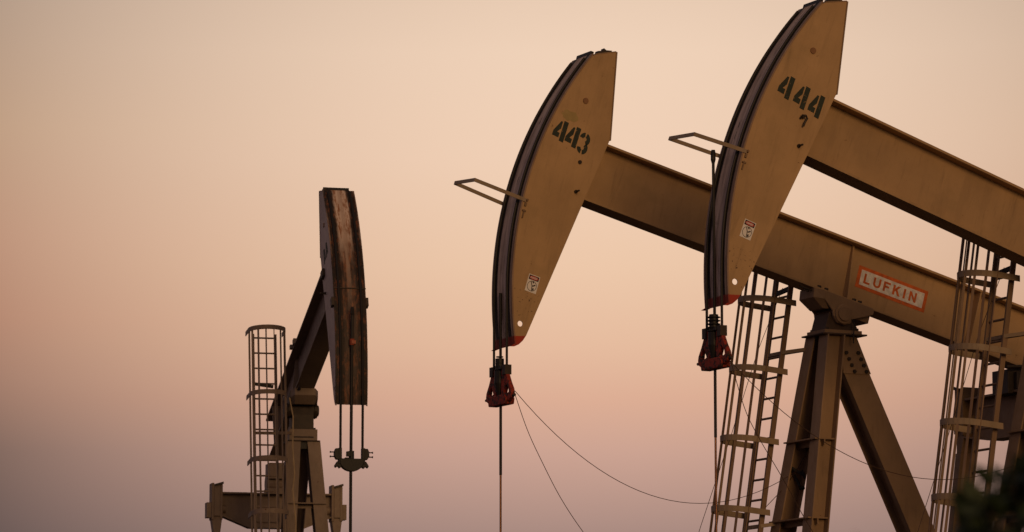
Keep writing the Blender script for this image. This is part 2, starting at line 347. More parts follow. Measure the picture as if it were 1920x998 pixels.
def pumpjack(X, Y, H, alpha, tilt, label, sg=1, Wh=.62, number=None, handle=None, sticker=None, rod_top=0., carrier='red', dz_car=0.,
             rod_change=-2.5, ladder_w=(.85, 1.30), hoops=(1.25, .22, -.79, -1.81, -2.83, -3.85, -4.9, -6.0), ladder_top=1.3, look='tan', tail=3.3):
    rz = alpha if sg == 1 else math.pi-alpha
    root = bpy.data.objects.new('pumpjack', None); COL.objects.link(root); root.location = (X, Y, 0); root.rotation_euler = (0, 0, rz)
    tag(root, label, 'pumpjack', 'pumpjacks of the oil field')
    TL = dict(loc=(0, 0, H), rot=(0, tilt, 0)); FX = dict(loc=(0, 0, H))
    wc = Wh/2
    MT = M['tan'] if look == 'tan' else M['pale']; MBm = M['tan_beam'] if look == 'tan' else M['pale']
    MP = M['tan_plate'] if look == 'tan' else M['pale_plate']
    ct, st = math.cos(tilt), math.sin(tilt)
    # ---- walking beam (I section) in the tilted frame
    zt, zb, hw = 1.13, .245, .18
    b = MB(sg)
    b.box(-4.55, tail, wc-hw, wc+hw, zt-.032, zt); b.box(-4.55, tail, wc-hw, wc+hw, zb, zb+.032)
    b.box(-4.55, tail, wc-.012, wc+.012, zb+.032, zt-.032)
    beam = b.build('walking_beam', MBm, root, **TL)
    MB(sg).hull([(.06, wc-hw+.012, zb+.033), (.085, wc-hw+.012, zb+.033), (.045, wc-.06, zt-.034), (.02, wc-.06, zt-.034)],
                [(.06, wc-.010, zb+.033), (.085, wc-.010, zb+.033), (.045, wc-.010, zt-.034), (.02, wc-.010, zt-.034)]).build('stiffener', MBm, beam)
    MB(sg).prism([(2.2, zb+.032), (2.225, zb+.032), (2.225, zt-.035), (2.2, zt-.035)], wc-hw+.01, wc-.012).build('stiffener', MBm, beam)
    for u in (-.40, .30, .20, -.28):
        MB(sg).tube([(u, wc-hw+.06, zb+.03), (u, wc-hw+.06, zb+.075)], .03, 6).build('bolt', M['bolt'], beam)
    if number == '443' or number == '444':
        # maker's plate painted on the web: orange frame, white panel, orange letters
        w_ = wc-.012
        c = [(.22, .862), (1.43, .862), (1.43, .535), (.22, .535)]
        pl = MB(sg).prism([c[3], c[2], c[1], c[0]], w_-.004, w_+.002).build('maker_sign', M['logo_orange'], beam)
        pl['label'] = 'orange framed sign reading LUFKIN'
        MB(sg).prism([(.275, .585), (1.375, .585), (1.375, .812), (.275, .812)], w_-.007, w_).build('sign_panel', M['logo_white'], pl)
        lw = .125; xs = [.345, .505, .675, .845, 1.03, 1.10]
        xs = [.335, .50, .675, .84, 1.025, 1.125]
        mb = MB(sg)
        for ch, x in zip('LUFKIN', xs):
            strokes(mb, ch, lambda a, bb: (x+a*.135, .625+bb*.145), w_-.010, w_-.002)
        mb.build('sign_letters', M['logo_orange'], pl)
    if look != 'tan':
        MB(sg).box(-.62, -.50, wc-hw-.02, wc-hw+.07, zt+.002, zt+.11).build('lug', MT, beam)
        MB(sg).box(-.40, -.32, wc-hw-.05, wc-hw+.04, zt+.002, zt+.08).build('lug', MT, beam)
    # ---- horsehead
    plate = [(-4.488, 2.405), (-4.254, 1.145), (-4.768, -1.916)] + \
            [(-4.768-.153*t-.0*t, -1.916-.225*t*t*.75-.03*t) for t in (.35, .7)] + [(-4.955, -2.128)]
    plate = [(-4.488, 2.405), (-4.254, 1.145), (-4.768, -1.916), (-4.800, -2.005), (-4.845, -2.075), (-4.900, -2.120), (-4.955, -2.138)]
    Ri = RA-.022
    arcp = [(-Ri*math.cos(R_(a)), Ri*math.sin(R_(a))) for a in [-22.9+i*(24.6+22.9)/40 for i in range(41)]]
    plate = plate + arcp + [(-4.775, 2.262)]
    hole = (-4.900, -1.790, .040)
    head = MB(sg).plate_hole(plate, [hole], 0, .014).build('horsehead', MP, root, **TL)
    MB(sg).plate_hole(plate, [hole], Wh-.014, Wh).build('far_side_plate', MP, head)
    # rounded edge trim along the back and top of the head
    f = MB(sg); n = 48; a0, a1 = -23.2, 25.0
    P0 = [(-RA*math.cos(R_(a0+(a1-a0)*i/n)), RA*math.sin(R_(a0+(a1-a0)*i/n))) for i in range(n+1)]
    P1 = [(-(RA-.022)*math.cos(R_(a0+(a1-a0)*i/n)), (RA-.022)*math.sin(R_(a0+(a1-a0)*i/n))) for i in range(n+1)]
    f.hull  # strip built segment by segment as one shell
    vo = [[f.bm.verts.new(f.P(p[0], ww, p[1])) for ww in (-.006, Wh+.006)] for p in P0]
    vi = [[f.bm.verts.new(f.P(p[0], ww, p[1])) for ww in (-.006, Wh+.006)] for p in P1]
    for i in range(n):
        f.bm.faces.new((vo[i][0], vo[i][1], vo[i+1][1], vo[i+1][0])); f.bm.faces.new((vi[i][0], vi[i+1][0], vi[i+1][1], vi[i][1]))
        f.bm.faces.new((vo[i][0], vo[i+1][0], vi[i+1][0], vi[i][0])); f.bm.faces.new((vo[i][1], vi[i][1], vi[i+1][1], vo[i+1][1]))
    f.bm.faces.new((vo[0][0], vi[0][0], vi[0][1], vo[0][1])); f.bm.faces.new((vo[n][0], vo[n][1], vi[n][1], vi[n][0]))
    f.build('curved_face_plate', face_mat('face_steel_'+str(len(bpy.data.materials)), sg*wc, wc, look != 'tan'), head, smooth=True)
    # top plate, back plate, inner stiffener
    MB(sg).hull([(-4.79, .0-.004, 2.262), (-4.49, -.004, 2.410), (-4.484, -.004, 2.398), (-4.784, -.004, 2.250)],
                [(-4.79, Wh+.004, 2.262), (-4.49, Wh+.004, 2.410), (-4.484, Wh+.004, 2.398), (-4.784, Wh+.004, 2.250)]).build('top_plate', MT, head)
    MB(sg).hull([(-4.486, -.008, 2.402), (-4.254, -.008, 1.150), (-4.236, -.008, 1.150), (-4.466, -.008, 2.402)],
                [(-4.486, Wh+.008, 2.402), (-4.254, Wh+.008, 1.150), (-4.236, Wh+.008, 1.150), (-4.466, Wh+.008, 2.402)]).build('back_plate', MT, head)
    # hooked lug on top
    MB(sg).prism([(-4.74, 2.27), (-4.60, 2.33), (-4.55, 2.36), (-4.53, 2.41), (-4.62, 2.385), (-4.66, 2.40), (-4.665, 2.36), (-4.74, 2.33)], .04, .13).build('lifting_lug', M['dark'], head)
    MB(sg).bar((-4.80, Wh*.15, 2.285), (-4.80, Wh*.85, 2.285), .05, .05).build('rope_anchor', M['grease'], head)
    # plug and bolts standing proud of the near plate
    MB(sg).tube([(-4.759, .006, 1.56), (-4.759, -.014, 1.56)], .042, 16).build('plug', paint_dirty, head)
    bo = MB(sg).tube([(-4.573, .0, .266), (-4.573, -.03, .266)], .026, 6); bo.tube([(-4.573, -.03, .266), (-4.573, -.11, .268)], .014, 8)
    bo.build('bolt', M['bolt'], head)
    if number == '443':
        MB(sg).tube([(-4.62, .0, .69), (-4.62, -.02, .69)], .028, 8).build('bolt', M['bolt'], head)
    elif number == '444':
        h = MB(sg); h.tube([(-4.665, -.01, .62), (-4.66, -.04, .665), (-4.62, -.055, .675), (-4.585, -.05, .645), (-4.60, -.045, .59), (-4.605, -.045, .53)], .014, 7)
        h.tube([(-4.64, .0, .655), (-4.64, -.05, .655)], .024, 7); h.build('rope_hook', M['bolt'], head)
    # wire line guard: flat bar bent into a U round the front
    k, kf = handle
    g = MB(sg); zh = .052
    if look != 'tan': g.box(-5.350, -5.331, -.01, Wh+.01, -.005, .012)
    else:
      g.bar((-5.27, -.010, -.108), (k[0], -.010, k[1]), .012, zh); g.bar((-5.27, Wh+.010, -.085), (kf[0], Wh+.010, kf[1]), .012, zh)
      g.bar((k[0]-.0, -.014, k[1]), (kf[0], Wh+.014, kf[1]), .012, zh)
    g.build('rope_guard' if look == 'tan' else 'seam_bar', M['cage'] if look == 'tan' else M['dark'], head)
    if look == 'tan':
      lt = MB(sg)
      lt.box(-5.280, -5.252, -.024, 0, -.19, -.14); lt.box(-5.272, -5.254, -.018, 0, -.36, -.24); lt.box(-5.292, -5.235, -.020, 0, -.268, -.248)
      lt.tube([(-5.26, 0, -.10), (-5.26, -.035, -.10)], .018, 6)
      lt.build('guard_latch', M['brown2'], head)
    # bracket lugs of the far side, seen past the face edge on the left hand head
    if look != 'tan':
        MB(sg).box(-5.33, -5.20, Wh+.006, Wh+.05, -.33, -.17).build('guard_lug', M['dark'], head)
        MB(sg).box(-5.33, -5.20, -.05, -.006, -.33, -.17).build('guard_lug', M['dark'], head)
        MB(sg).box(-4.60, -4.40, -.05, 0, .62, .76).build('guard_lug', M['dark'], head)
    if sticker: danger_sticker(head, sg, sticker)
    if number == '443':
        lb = lettering('unit_number', '443', M['numbers'], head, sg, [(-5.135, .885), (-4.93, .868), (-4.74, .825)], (.215, .30), .06, 0, skew=-.09)
        lb['label'] = 'stencilled number 443'
        MB(sg).prism([(-4.93+.13*math.cos(t*math.pi/9)*(1+.15*math.sin(3*t)), 1.27+.075*math.sin(t*math.pi/9)*(1+.2*math.cos(2*t))) for t in range(18)], -.0015, .002).build('overspray', M['greenfilm'], head)
    elif number == '444':
        lb = lettering('unit_number', '444', M['numbers'], head, sg, [(-5.095, .80), (-4.84, .765), (-4.60, .74)], (.215, .315), .04, 0, skew=-.09)
        lb['label'] = 'stencilled number 444'
    else:
        lettering('unit_number', '44', M['numbers'], head, sg, [(-4.99, .86), (-4.76, .84)], (.19, .30), .04, 0)
    # ---- bridle: two wire ropes over the face, down to the carrier
    urod = -RA-.035; zc = -1.03+dz_car if carrier == 'red' else -1.23+dz_car
    for off in (-.2, .2):
        pts = []
        for i in range(31):
            a = R_(24.0)+math.atan2(0, 1)-(R_(24.0)+tilt)*i/30      # beam-frame angle down to the level tangent point
            pts.append((-(RA+.020)*math.cos(a), wc+off, (RA+.020)*math.sin(a)))
        pw = [(u*ct+z*st, w_, -u*st+z*ct) for u, w_, z in pts]      # to the level frame
        pw.append((pw[-1][0], wc+off, zc-.12))
        MB(sg).tube(pw, .018 if look == 'tan' else .023, 8).build('bridle_rope', M['rope'], root, smooth=True, **FX)
    # ---- carrier bar
    if carrier == 'red':
        u0 = -RA-.02
        cb = MB(sg); z0 = zc
        # bottom yoke
        cb.prism_u([(wc-.27, z0-.43), (wc-.25, z0-.51), (wc+.28, z0-.51), (wc+.30, z0-.42), (wc+.20, z0-.37), (wc-.2, z0-.37)][::-1], u0-.05, u0+.09)
        car = cb.build('carrier_bar', M['red'], root, bevel=.012, **FX)
        for sd in (-1, 1):
            po = [(.09, -.0), (.235, .0), (.245, -.10), (.31, -.21), (.385, -.31), (.40, -.37), (.38, -.43), (.30, -.47), (.20, -.46), (.10, -.43), (.07, -.30)]
            m_ = MB(sg)
            bmx = m_.bm
            # lobe with an eye cut through it
            def lp(pts, uu):
                v = [bmx.verts.new(m_.P(uu, wc+sd*x, z0+z)) for x, z in pts]
                return [bmx.edges.new((v[i], v[(i+1) % len(v)])) for i in range(len(v))]
            ed = lp(po, u0-.03) + lp([(.17, -.34), (.23, -.23), (.30, -.29), (.31, -.345), (.25, -.37)], u0-.03)
            gg = bmesh.ops.triangle_fill(bmx, use_beauty=True, edges=ed)
            ex = bmesh.ops.extrude_face_region(bmx, geom=[x for x in gg['geom'] if isinstance(x, bmesh.types.BMFace)])
            bmesh.ops.translate(bmx, vec=Vector((.06, 0, 0)), verts=[x for x in ex['geom'] if isinstance(x, bmesh.types.BMVert)])
            m_.build('hanger_eye', M['red'], car, bevel=.01)
            MB(sg).tube([(u0, wc+sd*.36, z0-.41), (u0, wc+sd*.45, z0-.40)], .020, 7).build('pin', M['dark'], car)
            MB(sg).box(u0-.05, u0+.05, wc+sd*.15, wc+sd*.245, z0-.10, z0+.035).build('rope_socket', M['dark'], car)
        cl = MB(sg); cl.tube([(u0-.01, wc, z0-.40), (u0-.01, wc, z0-.20), (u0-.01, wc, z0-.03)], [.03, .075, .075], 12)
        for q in range(5): cl.tube([(u0-.01, wc, z0+.02+q*.045-.045), (u0-.01, wc, z0+.035+q*.045-.045)], .088 if number == '444' else .072-.005*q, 14)
        cl.tube([(u0-.01, wc, z0-.03), (u0-.01, wc, z0+(.20 if number == '444' else .14))], .06, 12)
        cl.box(u0-.06, u0+.02, wc-.14, wc-.05, z0-.02, z0+.02)
        cl.build('rod_clamp', M['grease'], car, bevel=.006)
        rod_bot = z0-.51
    else:
        u0 = -RA-.02; z0 = zc
        cb = MB(sg)
        cb.prism_u([(wc+.22*math.cos(R_(a)), z0-.21+.19*math.sin(R_(a))) for a in range(180, 361, 15)]+[(wc+.22, z0-.17), (wc-.22, z0-.17)], u0-.07, u0+.07)
        car = cb.build('carrier_bar', M['grease'], root, bevel=.01, **FX)
        for sd in (-1, 1):
            s_ = MB(sg)
            s_.box(u0-.06, u0+.06, wc+sd*.18, wc+sd*.24, z0-.27, z0+.02)
            s_.prism_u([(wc+sd*x, z0+z) for x, z in ((.23, .01), (.29, .01), (.315, -.05), (.315, -.13), (.28, -.19), (.23, -.19))], u0-.055, u0+.055)
            s_.prism_u([(wc+sd*x, z0+z) for x, z in ((.20, -.22), (.26, -.22), (.31, -.30), (.29, -.34), (.25, -.31), (.22, -.35), (.18, -.32))], u0-.05, u0+.05)
            s_.build('rope_socket', M['grease'], car, bevel=.008)
            for zz in (-.055, -.135):
                q = MB(sg); q.tube([(u0, wc+sd*.31, z0+zz), (u0, wc+sd*.375, z0+zz)], .011, 7); q.tube([(u0, wc+sd*.375, z0+zz), (u0, wc+sd*.39, z0+zz)], .020, 6)
                q.build('clamp_bolt', M['bolt'], car)
        c_ = MB(sg); c_.tube([(u0, wc, z0-.22), (u0, wc, z0-.03)], .05, 10); c_.box(u0-.05, u0+.05, wc-.09, wc-.02, z0-.13, z0-.04); c_.box(u0-.04, u0+.04, wc-.12, wc-.05, z0-.18, z0-.15)
        c_.build('rod_clamp', M['grease'], car, bevel=.006)
        cc = MB(sg); cc.tube([(u0, wc, .75), (u0, wc, .64)], .045, 8); cc.box(u0-.055, u0+.03, wc-.015, wc+.06, .66, .72); cc.build('stop_clamp', M['orange'], car)
        rod_bot = z0-.40
    # ---- polished rod
    rod = MB(sg); rod.tube([(u0, wc-.01, rod_change), (u0, wc-.01, rod_bot), (u0, wc, rod_top)], .0195 if look == 'tan' else .028, 10)
    rd = rod.build('polished_rod', M['rope'], root, smooth=True, **FX)
    MB(sg).tube([(u0, wc-.01, -H+1.25), (u0, wc-.01, rod_change)], .015, 10).build('bright_rod', M['rod'], rd, smooth=True)
    if rod_top > 1: MB(sg).tube([(u0, wc, rod_top-.18), (u0, wc, rod_top-.13), (u0, wc, rod_top-.05), (u0, wc, rod_top)], [.02, .034, .034, .026], 8).build('rod_cap', M['grease'], rd)

    # ---- saddle bearing (rocks with the beam)
    s_ = MB(sg)
    chk = s_ if look == 'tan' else MB(sg)
    chk.prism([(-.393, .240), (.455, .240), (.480, .215), (.478, .150), (.35, .075), (.17, -.02), (.15, -.09), (.06, -.145), (-.06, -.145), (-.15, -.07), (-.18, .0), (-.348, .115)], wc-.27, wc-.235)
    chk.prism([(-.393, .240), (.455, .240), (.480, .215), (.478, .150), (.35, .075), (.17, -.02), (.15, -.09), (.06, -.145), (-.06, -.145), (-.15, -.07), (-.18, .0), (-.348, .115)], wc+.235, wc+.27)
    s_.box(-.40, .45, wc-.235, wc+.235, .195, .241)
    # sloped front casting
    s_.hull([(-.52, wc-.20, .241), (-.39, wc-.268, .241), (-.345, wc-.268, .115), (-.50, wc-.20, .10)], [(-.52, wc+.20, .241), (-.39, wc+.268, .241), (-.345, wc+.268, .115), (-.50, wc+.20, .10)])
    s_.hull([(-.50, wc-.2, .10), (-.345, wc-.26, .115), (-.22, wc-.22, .02), (-.30, wc-.18, .0)], [(-.50, wc+.2, .10), (-.345, wc+.26, .115), (-.22, wc+.22, .02), (-.30, wc+.18, .0)])
    s_.box(.18, .47, wc-.2, wc+.2, .02, .19)
    sad = s_.build('saddle_bearing', MT, root, bevel=.006, **TL)
    if look != 'tan': chk.build('bearing_cheeks', M['dark'], sad)
    MB(sg).tube([(0, wc-.33, 0), (0, wc+.33, 0)], .105, 24).build('bearing_shaft', MT if look == 'tan' else M['dark'], sad, bevel=.008)
    MB(sg).tube([(0, wc-.30, 0), (0, wc+.30, 0)], .145, 24).build('bearing_cap', MT if look == 'tan' else M['dark'], sad, bevel=.01)
    for u in (-.62, -.57): MB(sg).tube([(u, wc-.12, .21), (u, wc-.12, .17)], .018, 6).build('bolt', M['bolt'], sad)
    ab = MB(sg); ab.bar((-.72, wc-.14, .205), (-.50, wc-.14, .205), .02, .022); ab.build('adjusting_bolt', M['bolt'], sad)

    # ---- samson post
    p_ = MB(sg)
    dp_ = 0 if look == 'tan' else -.32
    p_.prism([(-.27, -.225+dp_), (.29, -.225+dp_), (.27, -.17+dp_), (.22, -.10+dp_*.5), (.19, .03), (-.19, .03), (-.23, -.10), (-.25, -.17+dp_)], wc-.20, wc+.20)
    p_.box(-.36, .375, wc-.31, wc+.31, -.302+dp_, -.278+dp_)
    post = p_.build('samson_post', M['brown'] if look == 'tan' else M['dark'], root, bevel=.006, **FX)
    if look == 'tan': MB(sg).box(-.30, .32, wc-.25, wc+.25, -.276, -.226).build('post_cap', MT, post)
    else:
        MB(sg).box(-.26, .28, wc-.27, wc+.27, -.278+dp_+.002, -.38).build('post_cap', MT, post)
        MB(sg).prism_u([(wc-.21, -.624), (wc+.21, -.624), (wc+.16, -.72), (wc+.05, -.76), (wc-.05, -.76), (wc-.15, -.72)], -.30, -.22).build('grease_stain_bracket', M['grease'], post)
    for u in (-.24, .26):
        for ww in (-.22, .22): MB(sg).tube([(u, wc+ww, -.228+dp_*.5), (u, wc+ww, -.19+dp_*.5)], .02, 6).build('bolt', M['bolt'], post)
    MB(sg).tube([(.10, wc-.28, -.02), (.16, wc-.31, -.14), (.13, wc-.33, -.30), (.12, wc-.34, -.42)], .010, 6).build('grease_line', M['rope'], post)
    zg = -H+.35
    def Ileg(ut, ub, wt, wb, dep, wid, zt_=-.302, zb_=-3.17, name='leg'):
        if look != 'tan': ut += .153*0-.48*.32/2.87; wt += (wb-wt)*.32/2.87; zt_ = -.622
        """tapering I-section leg; ut/ub front edge, wt/wb centre, at zt_ and zb_, run on to the foot"""
        k_ = (zg-zt_)/(zb_-zt_); uf = ut+(ub-ut)*k_; wf = wt+(wb-wt)*k_
        l = MB(sg); t_ = .02
        def slab(a0, a1, b0, b1):
            l.hull([(ut+a0, wt+b0, zt_), (ut+a1, wt+b0, zt_), (ut+a1, wt+b1, zt_), (ut+a0, wt+b1, zt_)],
                   [(uf+a0, wf+b0, zg), (uf+a1, wf+b0, zg), (uf+a1, wf+b1, zg), (uf+a0, wf+b1, zg)])
        slab(0, t_, -wid/2, wid/2); slab(dep-t_, dep, -wid/2, wid/2); slab(t_, dep-t_, -.008, .008)
        return l.build(name, MT, root, **FX), (uf, wf)
    sp, sp2 = (.19, .46) if look == 'tan' else (.165, .37)
    Ileg(-.285, -.765, wc-sp, wc-sp2, .29, .25)
    Ileg(-.285, -.765, wc+sp, wc+sp2, .29, .25)
    # rear leg, box of two channels, with bolted gusset
    l = MB(sg)
    k_ = (zg+.85)/(-3.08+.85)
    tp = [(.035, -.74), (.42, -.74)]; a0_, a1_ = (.055, -.85), (.485, -.85); b0_, b1_ = (1.135, -3.08), (1.565, -3.08)
    f0 = lerp(a0_, b0_, k_); f1 = lerp(a1_, b1_, k_); fr = wc-.19; bk = wc+.19
    top0 = lerp(a0_, b0_, -.25); top1 = lerp(a1_, b1_, -.25)
    for (w0_, w1_) in ((fr, fr+.014), (bk-.014, bk)): l.hull([(top0[0], w0_, top0[1]), (top1[0], w0_, top1[1]), (f1[0], w0_, f1[1]), (f0[0], w0_, f0[1])], [(top0[0], w1_, top0[1]), (top1[0], w1_, top1[1]), (f1[0], w1_, f1[1]), (f0[0], w1_, f0[1])])
    l.hull([(top0[0]+.12, fr+.014, top0[1]), (top0[0]+.14, fr+.014, top0[1]), (f0[0]+.14, fr+.014, f0[1]), (f0[0]+.12, fr+.014, f0[1])],
           [(top0[0]+.12, bk-.014, top0[1]), (top0[0]+.14, bk-.014, top0[1]), (f0[0]+.14, bk-.014, f0[1]), (f0[0]+.12, bk-.014, f0[1])])
    l.hull([(top1[0]-.02, fr+.014, top1[1]), (top1[0], fr+.014, top1[1]), (f1[0], fr+.014, f1[1]), (f1[0]-.02, fr+.014, f1[1])],
           [(top1[0]-.02, bk-.014, top1[1]), (top1[0], bk-.014, top1[1]), (f1[0], bk-.014, f1[1]), (f1[0]-.02, bk-.014, f1[1])])
    l.hull([(top0[0], fr+.014, top0[1]), (top0[0]+.016, fr+.014, top0[1]), (f0[0]+.016, fr+.014, f0[1]), (f0[0], fr+.014, f0[1])],
           [(top0[0], fr+.10, top0[1]), (top0[0]+.016, fr+.10, top0[1]), (f0[0]+.016, fr+.10, f0[1]), (f0[0], fr+.10, f0[1])])
    rear = l.build('rear_leg', MT, root, **FX)
    gp = [(.0, -.305), (.255, -.305), (.49, -.835), (.03, -.845)]
    for w0_ in (fr-.018, bk+.002):
        gu = MB(sg).prism(gp, w0_, w0_+.016).build('gusset_plate', MT, rear)
        if w0_ < wc:
            for i in range(4):
                for j in range(2):
                    u = .075+i*.045+j*.20; z = -.545-i*.088+j*.005
                    MB(sg).tube([(u, w0_, z), (u, w0_-.022, z)], .030, 6).build('bolt', M['bolt'], gu)
    # cross braces between the front legs
    for z in (-1.83, -2.97, -4.6, -6.3):
        k2 = (z+.302)/(-3.17+.302); uu = -.285-.48*k2; ww = sp+(sp2-sp)*k2
        br = MB(sg); br.box(uu-.05, uu+.30, wc-ww-.10, wc+ww+.12, z, z+.02); br.box(uu+.10, uu+.12, wc-ww-.10, wc+ww+.10, z-.08, z)
        br.build('cross_brace', MT, post)
    # rope hook on the far front leg
    if look == 'tan':
        hk = MB(sg); ww = wc+.36
        hk.bar((-.53, ww, -2.17), (-.38, ww-.1, -2.28), .03, .035); hk.bar((-.52, ww, -2.18), (-.44, ww-.1, -2.45), .03, .03); hk.bar((-.40, ww-.1, -2.22), (-.36, ww-.12, -2.34), .035, .03)
        hk.tube([(-.44, ww-.1, -2.48), (-.37, ww-.1, -2.47)], .028, 7); hk.build('rope_hook', M['grease'], post)

    # ---- caged ladder beside the post
    lw0, lw1 = ladder_w; lc = (lw0+lw1)/2; ur = lambda z: -.43+.153*(z-.22)
    lad = MB(sg); zf = -H+.5
    lad.bar((ur(ladder_top), lw0, ladder_top), (ur(zf), lw0, zf), .075, .035, (0, 1, 0))
    ladder = lad.build('ladder', M['bars'] if look == 'tan' else MT, root, **FX)
    MC = M['cage'] if look == 'tan' else MT
    MR = M['bars'] if look == 'tan' else MT
    MB(sg).bar((ur(ladder_top), lw1, ladder_top), (ur(zf), lw1, zf), .075, .035, (0, 1, 0)).build('stringer', MR, ladder)
    z = ladder_top-.07
    while z > zf+.2:
        MB(sg).tube([(ur(z)-.0, lw0+.01, z), (ur(z), lw1-.01, z)], .018, 6).build('rung', MR, ladder); z -= .297
    hr = .345
    def hoop_pt(ang, z):   # ang 0..180 round the front
        a = R_(ang); return (-.31-hr*math.sin(a), lc-hr*math.cos(a))
    for zz in hoops:
        if zz < -H+2.2: continue
        h = MB(sg); path = [(0.05, lc-hr)] + [hoop_pt(a, zz) for a in range(0, 181, 12)] + [(0.05, lc+hr)]
        path = [(u if i not in (0, len(path)-1) else u, w_) for i, (u, w_) in enumerate(path)]
        th = .012; hh = .085
        vs = []
        for i, (u, w_) in enumerate(path):
            du, dw = (u+.31, w_-lc); ln = math.hypot(du, dw) or 1
            nx, ny = (0, math.copysign(1, w_-lc)) if i in (0, len(path)-1) else (du/ln, dw/ln)
            base = ur(zz)
            sl_ = .153*.6      # hoop plane leans a little with the ladder
            row = []
            for (o_, z_) in ((0, 0), (th, 0), (th, hh), (0, hh)):
                uu = u+nx*o_; row.append(h.bm.verts.new(h.P(base+uu, w_+ny*o_, zz+z_-hh/2-sl_*uu)))
            vs.append(row)
        for i in range(len(vs)-1):
            for j in range(4): h.bm.faces.new((vs[i][j], vs[i][(j+1) % 4], vs[i+1][(j+1) % 4], vs[i+1][j]))
        h.bm.faces.new(vs[0]); h.bm.faces.new(vs[-1][::-1])
        h.build('cage_hoop', MC, ladder)
    zlo = max(min(hoops), -H+2.4)
    for a in (0, 26, 52, 78, 104, 130, 156, 180):
        q0 = hoop_pt(a, 0); s2 = .153*.6
        za, zb_ = hoops[0], zlo
        ofs = -s2*q0[0]
        MB(sg).bar((ur(za)+q0[0]*.985, lc+(q0[1]-lc)*.985, za+ofs+.03), (ur(zb_)+q0[0]*.985, lc+(q0[1]-lc)*.985, zb_+ofs), .036, .016, (math.cos(R_(a)), math.sin(R_(a)), 0)).build('cage_bar', MR, ladder)
    # stand-off brackets to the post
    sgn = 1 if lc > wc else -1
    for z in (-.45, -2.97, -5.4):
        k2 = (z+.302)/(-3.17+.302); uu = -.285-.48*k2
        bb = MB(sg); near_l = lw0 if sgn > 0 else lw1
        for q in (lw0, lw1): bb.bar((ur(z)-.02, q, z-.05), (uu+.12, wc+sgn*(sp+(sp2-sp)*k2), z), .05, .05)
        bb.bar((ur(z), lw0-.02, z-.05), (ur(z), lw1+.02, z-.05), .05, .05)
        bb.build('standoff_bracket', MC, ladder)
    MB(sg).bar((ur(.45), lw0+.02, .45), (ur(.45)-.03, lw1-.06, .40), .05, .06).build('gate_latch', M['grease'], ladder)

    if look != 'tan':
        MB(sg).tube([(-.70, -.06, .17), (-.76, .0, -.2), (-.80, -.01, -.8), (-.86, .02, -1.3), (-.90, -.02, -1.6), (-.98, .03, -2.2), (-1.1, .02, -3.4)], .014, 7).build('hose', M['hose'], ladder)
    # ---- equalizer, tail bearing, pitman arms, crank and gearbox (mostly below the picture)
    ue = 2.92 if look != 'tan' else 3.05
    zt_e = -1.385 if look != 'tan' else -.98
    tb = MB(sg)
    if look == 'tan':
        tb.box(ue-.22, ue+.22, wc-.21, wc+.21, zt_e-.02, zt_e+.34); tb.box(ue-.12, ue+.50, wc-.30, wc-.22, zt_e+.04, zt_e+.30); tb.bar((ue-.30, wc-.3, zt_e+.36), (ue+.2, wc-.3, zt_e+.40), .05, .04)
    else:
        tb.box(ue-.20, ue+.2, wc-.21, wc+.21, zt_e+.0, zt_e+.12); tb.tube([(ue, wc-.21, zt_e+.22), (ue, wc+.21, zt_e+.22)], .17, 16)
        tb.box(ue-.25, ue+.25, wc-.18, wc+.18, zt_e+.30, zt_e+.62)
    tb.build('tail_bearing', M['dark'] if look == 'tan' else MT, root, bevel=.01, **FX)
    hl = 1.22
    e = MB(sg)
    dp = .46
    prof = [(-hl, 0), (hl, 0), (hl, -.37), (.55, -.645), (-.55, -.645), (-hl, -.37)] if look != 'tan' else [(-hl, 0), (hl, 0), (hl, -.52), (.5, -.62), (-.5, -.62), (-hl, -.52)]
    e.prism_u([(wc+a, zt_e+z) for a, z in prof], ue-.012, ue+.012)
    e.box(ue-.15, ue+.15, wc-hl, wc+hl, zt_e, zt_e+.03)
    for i in range(3):
        pass
    e.hull([(ue-.15, wc+prof[2][0], zt_e+prof[2][1]), (ue+.15, wc+prof[2][0], zt_e+prof[2][1]), (ue+.15, wc+prof[2][0], zt_e+prof[2][1]-.025), (ue-.15, wc+prof[2][0], zt_e+prof[2][1]-.025)],
           [(ue-.15, wc+prof[3][0], zt_e+prof[3][1]), (ue+.15, wc+prof[3][0], zt_e+prof[3][1]), (ue+.15, wc+prof[3][0], zt_e+prof[3][1]-.025), (ue-.15, wc+prof[3][0], zt_e+prof[3][1]-.025)])
    e.hull([(ue-.15, wc+prof[5][0], zt_e+prof[5][1]), (ue+.15, wc+prof[5][0], zt_e+prof[5][1]), (ue+.15, wc+prof[5][0], zt_e+prof[5][1]-.025), (ue-.15, wc+prof[5][0], zt_e+prof[5][1]-.025)],
           [(ue-.15, wc+prof[4][0], zt_e+prof[4][1]), (ue+.15, wc+prof[4][0], zt_e+prof[4][1]), (ue+.15, wc+prof[4][0], zt_e+prof[4][1]-.025), (ue-.15, wc+prof[4][0], zt_e+prof[4][1]-.025)])
    e.box(ue-.15, ue+.15, wc+prof[4][0], wc+prof[3][0], zt_e+prof[4][1]-.027, zt_e+prof[4][1]-.002)
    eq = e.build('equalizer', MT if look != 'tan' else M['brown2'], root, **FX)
    cz_ = -6.1; cu_ = ue-.15
